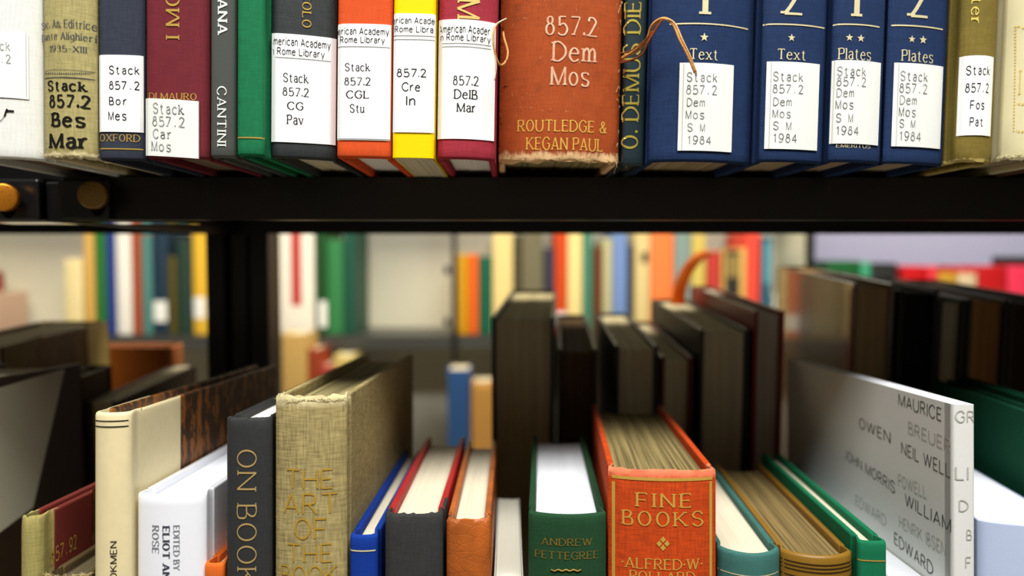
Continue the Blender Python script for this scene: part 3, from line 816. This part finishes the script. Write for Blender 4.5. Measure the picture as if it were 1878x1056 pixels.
b.letters([('THE', (526, 860, 610, 897), 'deco'), ('ART', (520, 904, 620, 943), 'deco'), ('OF', (540, 950, 598, 989), 'deco'), ('THE', (528, 997, 608, 1032), 'deco'), ('BOOK', (515, 1037, 622, 1072), 'deco')], GA, 'gold_title')
b.line_text('The', (686, 870), (726, 800), .016, 'deco', foil((190, 150, 60), .4), 'right'); b.line_text('Art', (676, 930), (700, 890), .014, 'deco', foil((190, 150, 60), .4), 'right')
fibres(b, 'frayed_threads', cloth((214, 200, 150), .4, .3), b.h - .0012, 70, .0028, 15)
b = L(641, 693, 982, 'royal blue cloth book with one gold band near its head', cloth((10, 54, 146), .45, .25), PC, rnd=.0012, d=.15)
b.rule(1010, 637, 689, 2.6, PALEGOLD, 'gold_rule')
b = L(705, 813, 947, 'black cloth spined book with bright red boards', cloth((176, 36, 36), .4, .15, rough=.5), PC, spine=cloth((50, 50, 49), .5, .5), quarter=.012, rnd=.002, d=.15, headband=cloth((50, 50, 49), .5, .5), over=.004, jag=.0006)
b = L(818, 901, 957, 'brown leather book beside the black and red one', leather((166, 86, 30)), PC, rnd=.0015, d=.15, over=.0035, jag=.0006)
L(905, 961, 1075, 'low white paperback with pale page tops left of the green book', plain((230, 226, 210), .5), pages((226, 222, 204), .92, lines=.4), rnd=.0005, soft=True, d=.12, name='paperback_book')
GRN = cloth((30, 68, 40), .5, .35, mott=.2)
b = L(967, 1112, 944, 'dark green cloth book with faint gold author name Andrew Pettegree', GRN, PCool, rnd=.0035, d=.155, yaw=-2.5, headband=cloth((240, 240, 240), .4, .1), over=.0035)
FG = foil((150, 122, 52), .5, .5, .95, (30, 76, 42))
b.letters([('ANDREW', (992, 987, 1087, 1001), 'roman'), ('PETTEGREE', (980, 1011, 1097, 1026), 'roman')], FG, 'gold_lettering')
tube('gold_ornament', [b.place(*b.hit(1010 + i * 7, 1045 + (2 if i % 2 else -1)), .0002, 'spine') for i in range(9)], .00035, FG, b.root, 5)
OR = cloth((190, 64, 16), .6, .5, mott=.15, slub=.32)
b = L(1113, 1312, 867, 'thick orange cloth book with gold frame and title Fine Books', OR, pages((158, 140, 90), .35), rnd=.004, d=.165, yaw=-4.2, over=.004, headband=cloth((232, 150, 110), .5, .3), jag=.0006)
b.spine.data.materials[0] = cloth((190, 64, 16), .6, .5, mott=.15, slub=.32, head=(round(b.h, 4), .004, (226, 120, 84)))
GF = foil((226, 178, 80), .35, .4, .25, (190, 90, 30))
b.letters([('FINE', (1164, 904, 1267, 931), 'wide'), ('BOOKS', (1139, 937, 1290, 966), 'wide'), ('\u00b7ALFRED\u00b7W\u00b7', (1140, 1024, 1288, 1045), 'roman'), ('POLLARD', (1153, 1048, 1275, 1068), 'roman')], GF, 'gold_title')
b.rule(879, 1122, 1306, 6, GF, 'gold_frame'); b.patch((1122, 882, 1128, 1250), GF, 'gold_frame', off=.0002, n=2); b.patch((1301, 882, 1306, 1250), GF, 'gold_frame', off=.0002, n=2)
for cx, cy in ((1216, 989), (1216, 1004), (1209, 996.5), (1223, 996.5)):
    c = b.hit(cx, cy); k = .00105
    mesh_obj('gold_lozenge', [b.place(c[0] + dx * k, c[1] + dy * k * 1.15, .00022, 'spine') for dx, dy in ((0, -1), (1, 0), (0, 1), (-1, 0))], [(0, 1, 2, 3)], GF, b.root)
b = L(1313, 1427, 1016, 'teal cloth book with rounded spine right of the orange one', cloth((62, 112, 104), .5, .2), PC, rnd=.007, d=.155, yaw=-5)
b.rule(1056, 1313, 1427, 2, PALEGOLD)
b = L(1430, 1560, 1020, 'brown gilt book with dark ruled lines across its rounded spine', plain((150, 110, 34), .4, .4, .15), pages((150, 128, 80), .4), rnd=.006, d=.155, yaw=-5.5)
for yy in (1036, 1043, 1050, 1062): b.rule(yy, 1431, 1567, 2.2, ink((52, 36, 16)), 'dark_rule')
b = L(1574, 1626, 993, 'thin emerald green book with one gold line near its head', cloth((14, 112, 74), .5, .2), PC, rnd=.0006, d=.155, yaw=-5.5)
b.rule(1028, 1572, 1623, 2.4, GOLD)
b = L(1668, 1737, 1092, 'low white paperback tucked left of the white names book', plain((238, 240, 238), .4), PCool, rnd=.0004, soft=True, d=.15, yaw=-2.5, name='paperback_book')
# white exhibition book covered in names
NB = plain((224, 225, 220), .55, .2, .04)
b = L(1747, 1788, 742, 'tall white glossy paperback covered in faint printed names', NB, PCool, rnd=.0003, soft=True, d=.19, yaw=-2.5, name='paperback_book')
I1, I2 = ink((104, 104, 98)), ink((176, 176, 168))
for t_, p0, p1, m_ in (('MAURICE', (1649, 742), (1727, 772), I1), ('BREUER', (1667, 794), (1744, 830), I2), ('OWEN', (1577, 784), (1634, 813), I1), ('NEIL WELL', (1654, 831), (1743, 876), I1),
                       ('POWELL', (1648, 890), (1700, 914), I2), ('JOHN MORRIS', (1550, 841), (1642, 905), I1), ('WILLIAM', (1661, 926), (1745, 976), I1), ('EDWARD', (1570, 926), (1626, 966), I2), ('HENRIK IBSEN', (1650, 966), (1735, 1020), I2), ('EDWARD', (1641, 996), (1712, 1056), I1)):
    b.line_text(t_, p0, p1, .0047, 'sans', m_, 'left')
b.letters([('GR', (1751, 752, 1786, 775), 'sans'), ('LI', (1751, 856, 1776, 880), 'sans'), ('D', (1758, 916, 1776, 938), 'sans'), ('B', (1772, 970, 1782, 990), 'sans'), ('F', (1770, 1020, 1780, 1040), 'sans')], I2)
b = L(1795, 1960, 966, 'white topped pale blue book at the right edge before the green one', plain((186, 200, 228), .35, .4, .03), PCool, rnd=.004, d=.14, yaw=-11, soft=True, name='paperback_book')
b = L(2010, 2060, 800, 'large dark green cloth book at the right edge behind the names book', cloth((6, 78, 54), .5, .15), PC, rnd=.0006, d=.185, yaw=-12.5)
b = L(2075, 2110, 790, 'second dark green cloth book at the right edge, mostly hidden', cloth((8, 86, 60), .5, .15), PC, rnd=.0006, d=.185, yaw=-12.5)

# ------------------------------------------------------------------ lower shelf, far side: fore edges towards the camera
MG = 'books on the far side of the lower shelf'
YM = 0.485
def M(xl, xr, yt, label, cover, page=PG, d=0.18, Y=YM, yaw=-3.0, **k):
    return add(MI, xl, xr, yt, Y, d, label, MG, cover, page, yaw=yaw, away=True, **k)
DK = plain((26, 24, 20), .45, .4); DKB = plain((52, 34, 22), .5)
M(900, 1018, 582, 'tall black bound book standing behind the green spine', DK, pages((206, 194, 158), .7), d=.20, yaw=-4)
M(1022, 1096, 640, 'dark brown book between the tall black book and its slimmer neighbour', DKB, pages((96, 74, 52), .6), d=.185, yaw=-3.5)
M(1128, 1208, 634, 'slim black book with pale fore edge behind the orange book', DK, PG, d=.18, yaw=-2.5)
M(1212, 1272, 655, 'short book with dark red cover and grey fore edge', plain((96, 20, 20), .45), PG, d=.18, yaw=-2)
b = M(1284, 1376, 604, 'black book with orange ribbon marker and pale fore edge', DK, PG, d=.195, yaw=-1.5)
Yb = YM + .19
RB = cloth((255, 140, 24), .4, .1, rough=.5)
_t = NT(RB); _tr = _t.add('ShaderNodeBsdfTranslucent'); _tr.inputs[0].default_value = lin((255, 150, 30)); _mx = _t.add('ShaderNodeMixShader'); _mx.inputs[0].default_value = 0.5
_t.l.new(_t.n['Principled BSDF'].outputs[0], _mx.inputs[1]); _t.l.new(_tr.outputs[0], _mx.inputs[2]); _t.l.new(_mx.outputs[0], _t.n['Material Output'].inputs[0])
rp = catmull([tuple(b.I @ at(x, y, Yq)) for x, y, Yq in ((1243, 560, Yb - .015), (1247, 530, Yb - .012), (1258, 500, Yb - .006), (1277, 475, Yb), (1300, 463, Yb + .012), (1318, 466, Yb + .03))], 6)
V = []; Fc = []
for i, p in enumerate(rp):
    n_ = Vector((.0058, 0.0005, .002 * (i / len(rp)))); V += [Vector(p) - n_, Vector(p) + n_, Vector(p) + n_ + Vector((0, .0004, .0003)), Vector(p) - n_ + Vector((0, .0004, .0003))]
for i in range(len(rp) - 1):
    for k in range(4): Fc.append((4 * i + k, 4 * i + (k + 1) % 4, 4 * i + 4 + (k + 1) % 4, 4 * i + 4 + k))
tag(mesh_obj('ribbon_marker', V, Fc, RB, b.root, True), 'orange ribbon')
M(1384, 1440, 570, 'tall deep red book with grey fore edge beside the ribbon book', plain((130, 16, 20), .4), pages((210, 200, 186), .7), d=.195, yaw=-1.5)
b = M(1566, 1640, 520, 'tall glossy brown book standing beside the red one', plain((96, 66, 34), .16, .7, .1, coat=.6), pages((190, 156, 110), .6), d=.2, yaw=-6)
M(1652, 1722, 532, 'black book left of the grey fore edge at the right', plain((12, 11, 10), .5), pages((24, 20, 16), .6), d=.19, yaw=-6)
M(1724, 1772, 548, 'black book with a narrow grey fore edge at the right', DK, pages((190, 178, 150), .6), d=.19, yaw=-6)
M(1778, 1850, 548, 'black book with brown fore edge at the right', DK, pages((176, 126, 74), .6), d=.19, yaw=-6)
M(1856, 1960, 552, 'black book at the right end of the far row', DK, pages((60, 44, 28), .6), d=.19, yaw=-6)
# left of the post
b = M(-150, 6, 636, 'olive brown half bound book at the left with cream spine', marbled((84, 54, 18), (112, 76, 26), 30), PC, d=.13, yaw=0, spine=plain((222, 196, 120), .6), quarter=.022, rnd=.001)
b.poly([(6, 637), (78, 614), (6, 760)], 'left', plain((104, 84, 34), .5), 'leather_corner')
A_ = MI.local(at(330, 632, .645))
Book(MI, (A_.x, A_.y, 0), .022, A_.z, .075, 'reddish brown book turned sideways left of the post', MG, plain((186, 108, 58), .5, .35, .1), PC, yaw=90)
M(104, 150, 690, 'narrow dark brown book left of the sideways one', plain((70, 36, 18), .5), PB, d=.04, yaw=0, Y=.487)
M(158, 212, 736, 'short book with cream page tops below the sideways one', plain((60, 44, 26), .5), PC, d=.13, yaw=0, Y=.487, over=.001)

# ------------------------------------------------------------------ shelving across the far aisle
far = bpy.data.objects.new('metal_bookshelf', None); COL.objects.link(far)
tag(far, 'grey metal bookshelf across the far aisle full of colourful spines', 'bookshelf')
FX0, FX1 = -1.45, at(1474, 540, FY).x
GREY = paint((70, 72, 70), .4, .4); PANEL = plain((232, 228, 206), .7, .25, .03, scale=30)
YPAN = FY + 0.165
shelf_tray('shelf_board', FX0, FX1, FY - .012, YPAN, ZF, ZF - .026, far, GREY)
shelf_tray('shelf_board', FX0, FX1, FY - .012, YPAN, ZF + .40, ZF + .374, far, GREY)
shelf_tray('shelf_board', FX0, FX1, 1.36, YPAN, ZF2, ZF2 - .026, far, GREY)
box('back_panel', FX0, FX1, YPAN + .001, YPAN + .008, 0.1, CAMZ + .7, PANEL, far, 0)
XU = at(834, 540, FY - .012).x
for x0, x1 in ((XU - .005, XU + .004), (FX1 + .0005, FX1 + .014), (FX0 - .014, FX0 - .0005)):
    box('upright', x0, x1, FY - .016, FY - .002, 0.0, CAMZ + .75, BLACK, far, .001)
    if x0 != XU - .005: box('end_panel', x0 + .001, x1 - .001, FY - .002, YPAN + .01, 0.1, CAMZ + .7, PANEL, far, 0)
for yy in (495, 590): 
    c = at(820, yy, FY - .016); tube('shelf_clip', [(c.x, c.y, c.z - .008), (c.x, c.y, c.z + .008)], .006, BLACK, far, 8)
FGp = 'books on the shelf across the far aisle'
FPK = {}
def FB_(xl, xr, yt, col, label, lab=None, stripe=None, Y=FY, frame=FA, page=PC, grp=FGp, d=None, lean=0, **k):
    m = plain(col, .55, .3, .06, scale=200)
    if d is None: d = .085 if frame is FB else .15
    b = add(frame, xl, xr, yt, Y, d, label, grp, m, page, lean=lean, board=.002, gap=.97, pack=FPK.setdefault((grp, Y), [-9.0]), **k)
    if lab: b.patch(lab, LABEL, 'call_number_label', off=.0004)
    if stripe: b.patch(stripe[0], plain(stripe[1], .5), stripe[2], off=.0004)
    return b
FB_(-150, -84, 500, (150, 20, 36), 'dark red book at the left edge of the far shelf')
FB_(-82, -36, 540, (226, 190, 168), 'short pinkish book at the left of the far shelf')
FB_(116, 151, 475, (244, 226, 170), 'short cream book on the far shelf right of the empty gap')
FB_(152, 171, 425, (222, 176, 92), 'pale gold book on the far shelf beside the short cream one')
FB_(172, 192, 425, (44, 116, 52), 'mid green book on the far shelf left of the post')
FB_(193, 210, 420, (42, 62, 140), 'narrow blue book on the far shelf left of the white one')
FB_(211, 239, 415, (246, 244, 238), 'white book on the far shelf left of the post')
FB_(240, 257, 425, (170, 78, 46), 'narrow rust book on the far shelf beside the white one')
FB_(258, 277, 430, (84, 136, 132), 'grey teal book on the far shelf beside the rust one')
FB_(278, 306, 425, (30, 52, 72), 'dark blue book on the far shelf with square white label', lab=(280, 552, 306, 590))
FB_(307, 322, 470, (86, 78, 26), 'narrow olive book on the far shelf beside the dark blue one')
FB_(323, 350, 440, (38, 62, 52), 'very dark green book on the far shelf left of the gold one')
FB_(352, 376, 410, (232, 186, 56), 'golden yellow book on the far shelf next to the post', lab=(353, 545, 376, 584))
FB_(512, 576, 410, (246, 240, 228), 'thick white book with red stripe on the far shelf right of the post', stripe=((534, 395, 552, 560), (190, 40, 34), 'red_stripe'))
FB_(577, 598, 415, (24, 74, 30), 'dark green book on the far shelf with small pale label', lab=(585, 552, 600, 600))
FB_(599, 629, 440, (52, 128, 76), 'mid green book on the far shelf beside the white panel')
FB_(630, 650, 420, (26, 82, 66), 'deep green narrow book ending the group left of the empty panel')
FB_(839, 857, 466, (232, 170, 14), 'short bright yellow book on the far shelf right of the upright')
FB_(858, 877, 466, (240, 108, 34), 'short orange book on the far shelf beside the yellow one')
FB_(878, 901, 470, (16, 96, 72), 'short dark teal green book on the far shelf')
FB_(903, 941, 425, (240, 216, 146), 'wide cream book on the far shelf behind the tall black book')
FB_(943, 955, 430, (72, 68, 50), 'narrow dark taupe book on the far shelf')
FB_(956, 997, 425, (116, 110, 84), 'wide grey brown book on the far shelf')
FB_(999, 1017, 455, (58, 58, 78), 'narrow navy book on the far shelf')
FB_(1018, 1040, 425, (214, 72, 16), 'red orange book on the far shelf with white label', lab=(1019, 572, 1040, 600))
FB_(1041, 1068, 425, (244, 222, 152), 'cream book on the far shelf right of the red orange one')
FB_(1069, 1086, 425, (72, 136, 112), 'sea green book on the far shelf')
FB_(1088, 1105, 452, (104, 60, 32), 'brown book on the far shelf')
FB_(1106, 1123, 438, (196, 190, 148), 'greyish cream book on the far shelf left of the blue one')
FB_(1124, 1151, 425, (116, 146, 202), 'light blue book on the far shelf')
FB_(1152, 1163, 450, (60, 56, 58), 'narrow charcoal book on the far shelf')
FB_(1164, 1193, 425, (224, 202, 142), 'beige book on the far shelf with dark title block', stripe=((1176, 462, 1188, 482), (70, 62, 36), 'title_block'))
FB_(1194, 1236, 425, (250, 132, 68), 'wide orange book on the far shelf behind the ribbon')
FB_(1237, 1268, 425, (134, 156, 152), 'grey blue book on the far shelf')
FB_(1269, 1295, 430, (214, 190, 96), 'mustard book on the far shelf')
FB_(1297, 1322, 460, (196, 60, 54), 'brick red book on the far shelf')
FB_(1324, 1331, 460, (216, 178, 100), 'very narrow tan book on the far shelf')
FB_(1332, 1356, 460, (48, 46, 42), 'black book with tan title panel on the far shelf', stripe=((1334, 468, 1355, 508), (150, 130, 74), 'title_panel'))
FB_(1357, 1369, 455, (230, 184, 104), 'narrow tan book beside the bright red one')
FB_(1370, 1395, 425, (236, 78, 62), 'bright red book near the right end of the far shelf')
FB_(1398, 1417, 435, (44, 96, 118), 'blue book at the right end of the far shelf row', stripe=((1400, 445, 1415, 520), (90, 150, 168), 'title_panel'))
FB_(1418, 1424, 540, (226, 226, 214), 'thin white booklet at the end of the far shelf row')
F2 = 'books on the low shelf across the far aisle'
FB_(516, 562, 612, (226, 186, 112), 'tan book on the low far shelf right of the post', Y=1.39, frame=FB, grp=F2)
FB_(563, 586, 640, (176, 74, 46), 'rust book on the low far shelf beside the tan one', Y=1.40, frame=FB, grp=F2)
FB_(587, 606, 670, (196, 80, 70), 'dull red book on the low far shelf', Y=1.40, frame=FB, grp=F2)
FB_(612, 646, 652, (236, 214, 130), 'pale yellow book on the low far shelf', Y=1.42, frame=FB, grp=F2)
FB_(820, 862, 678, (52, 96, 160), 'blue book on the low far shelf beside the tall black book', Y=1.40, frame=FB, grp=F2)
FB_(864, 906, 706, (216, 160, 84), 'worn tan book on the low far shelf', Y=1.40, frame=FB, grp=F2, jag=.004)
FB_(909, 960, 720, (130, 90, 50), 'brown book on the low far shelf behind the tall black book', Y=1.40, frame=FB, grp=F2)

# ------------------------------------------------------------------ third unit on the right
third = bpy.data.objects.new('metal_bookshelf', None); COL.objects.link(third)
tag(third, 'bookshelf with pale lilac back panel at the far right', 'bookshelf')
TX0, TX1 = FX1 + .02, 1.75
ZT = CAMZ - .27
TH = Frame((0, FY, ZT + .0003))
shelf_tray('shelf_board', TX0, TX1, FY - .012, FY + .24, ZT, ZT - .026, third, GREY)
box('back_panel', TX0, TX1, FY + .241, FY + .248, 0.1, CAMZ + .7, plain((176, 178, 214), .6, .3, .02, scale=30), third, 0)
box('upright', TX1 + .0005, TX1 + .014, FY - .016, FY + .25, 0, CAMZ + .75, BLACK, third, .001)
TG = 'books on the right hand far shelf'
for xl, xr, yt, col, lab in ((1517, 1578, 478, (26, 96, 48), 'wide dark green book below the lilac panel'), (1579, 1598, 480, (70, 166, 128), 'narrow mint green book below the lilac panel'), (1600, 1646, 482, (44, 46, 46), 'charcoal book below the lilac panel'),
                             (1655, 1702, 488, (206, 20, 28), 'wide scarlet book below the lilac panel'), (1703, 1720, 488, (240, 60, 74), 'narrow coral red book below the lilac panel'), (1721, 1757, 500, (206, 158, 50), 'mustard book below the lilac panel'),
                             (1758, 1792, 502, (226, 206, 170), 'cream book below the lilac panel'), (1795, 1848, 488, (200, 24, 30), 'crimson book at the right edge below the lilac panel'), (1849, 1900, 488, (248, 60, 96), 'pink book at the right edge below the lilac panel'), (1905, 1960, 470, (20, 18, 18), 'black book past the pink one')):
    FB_(xl, xr, yt, col, lab, frame=TH, grp=TG)
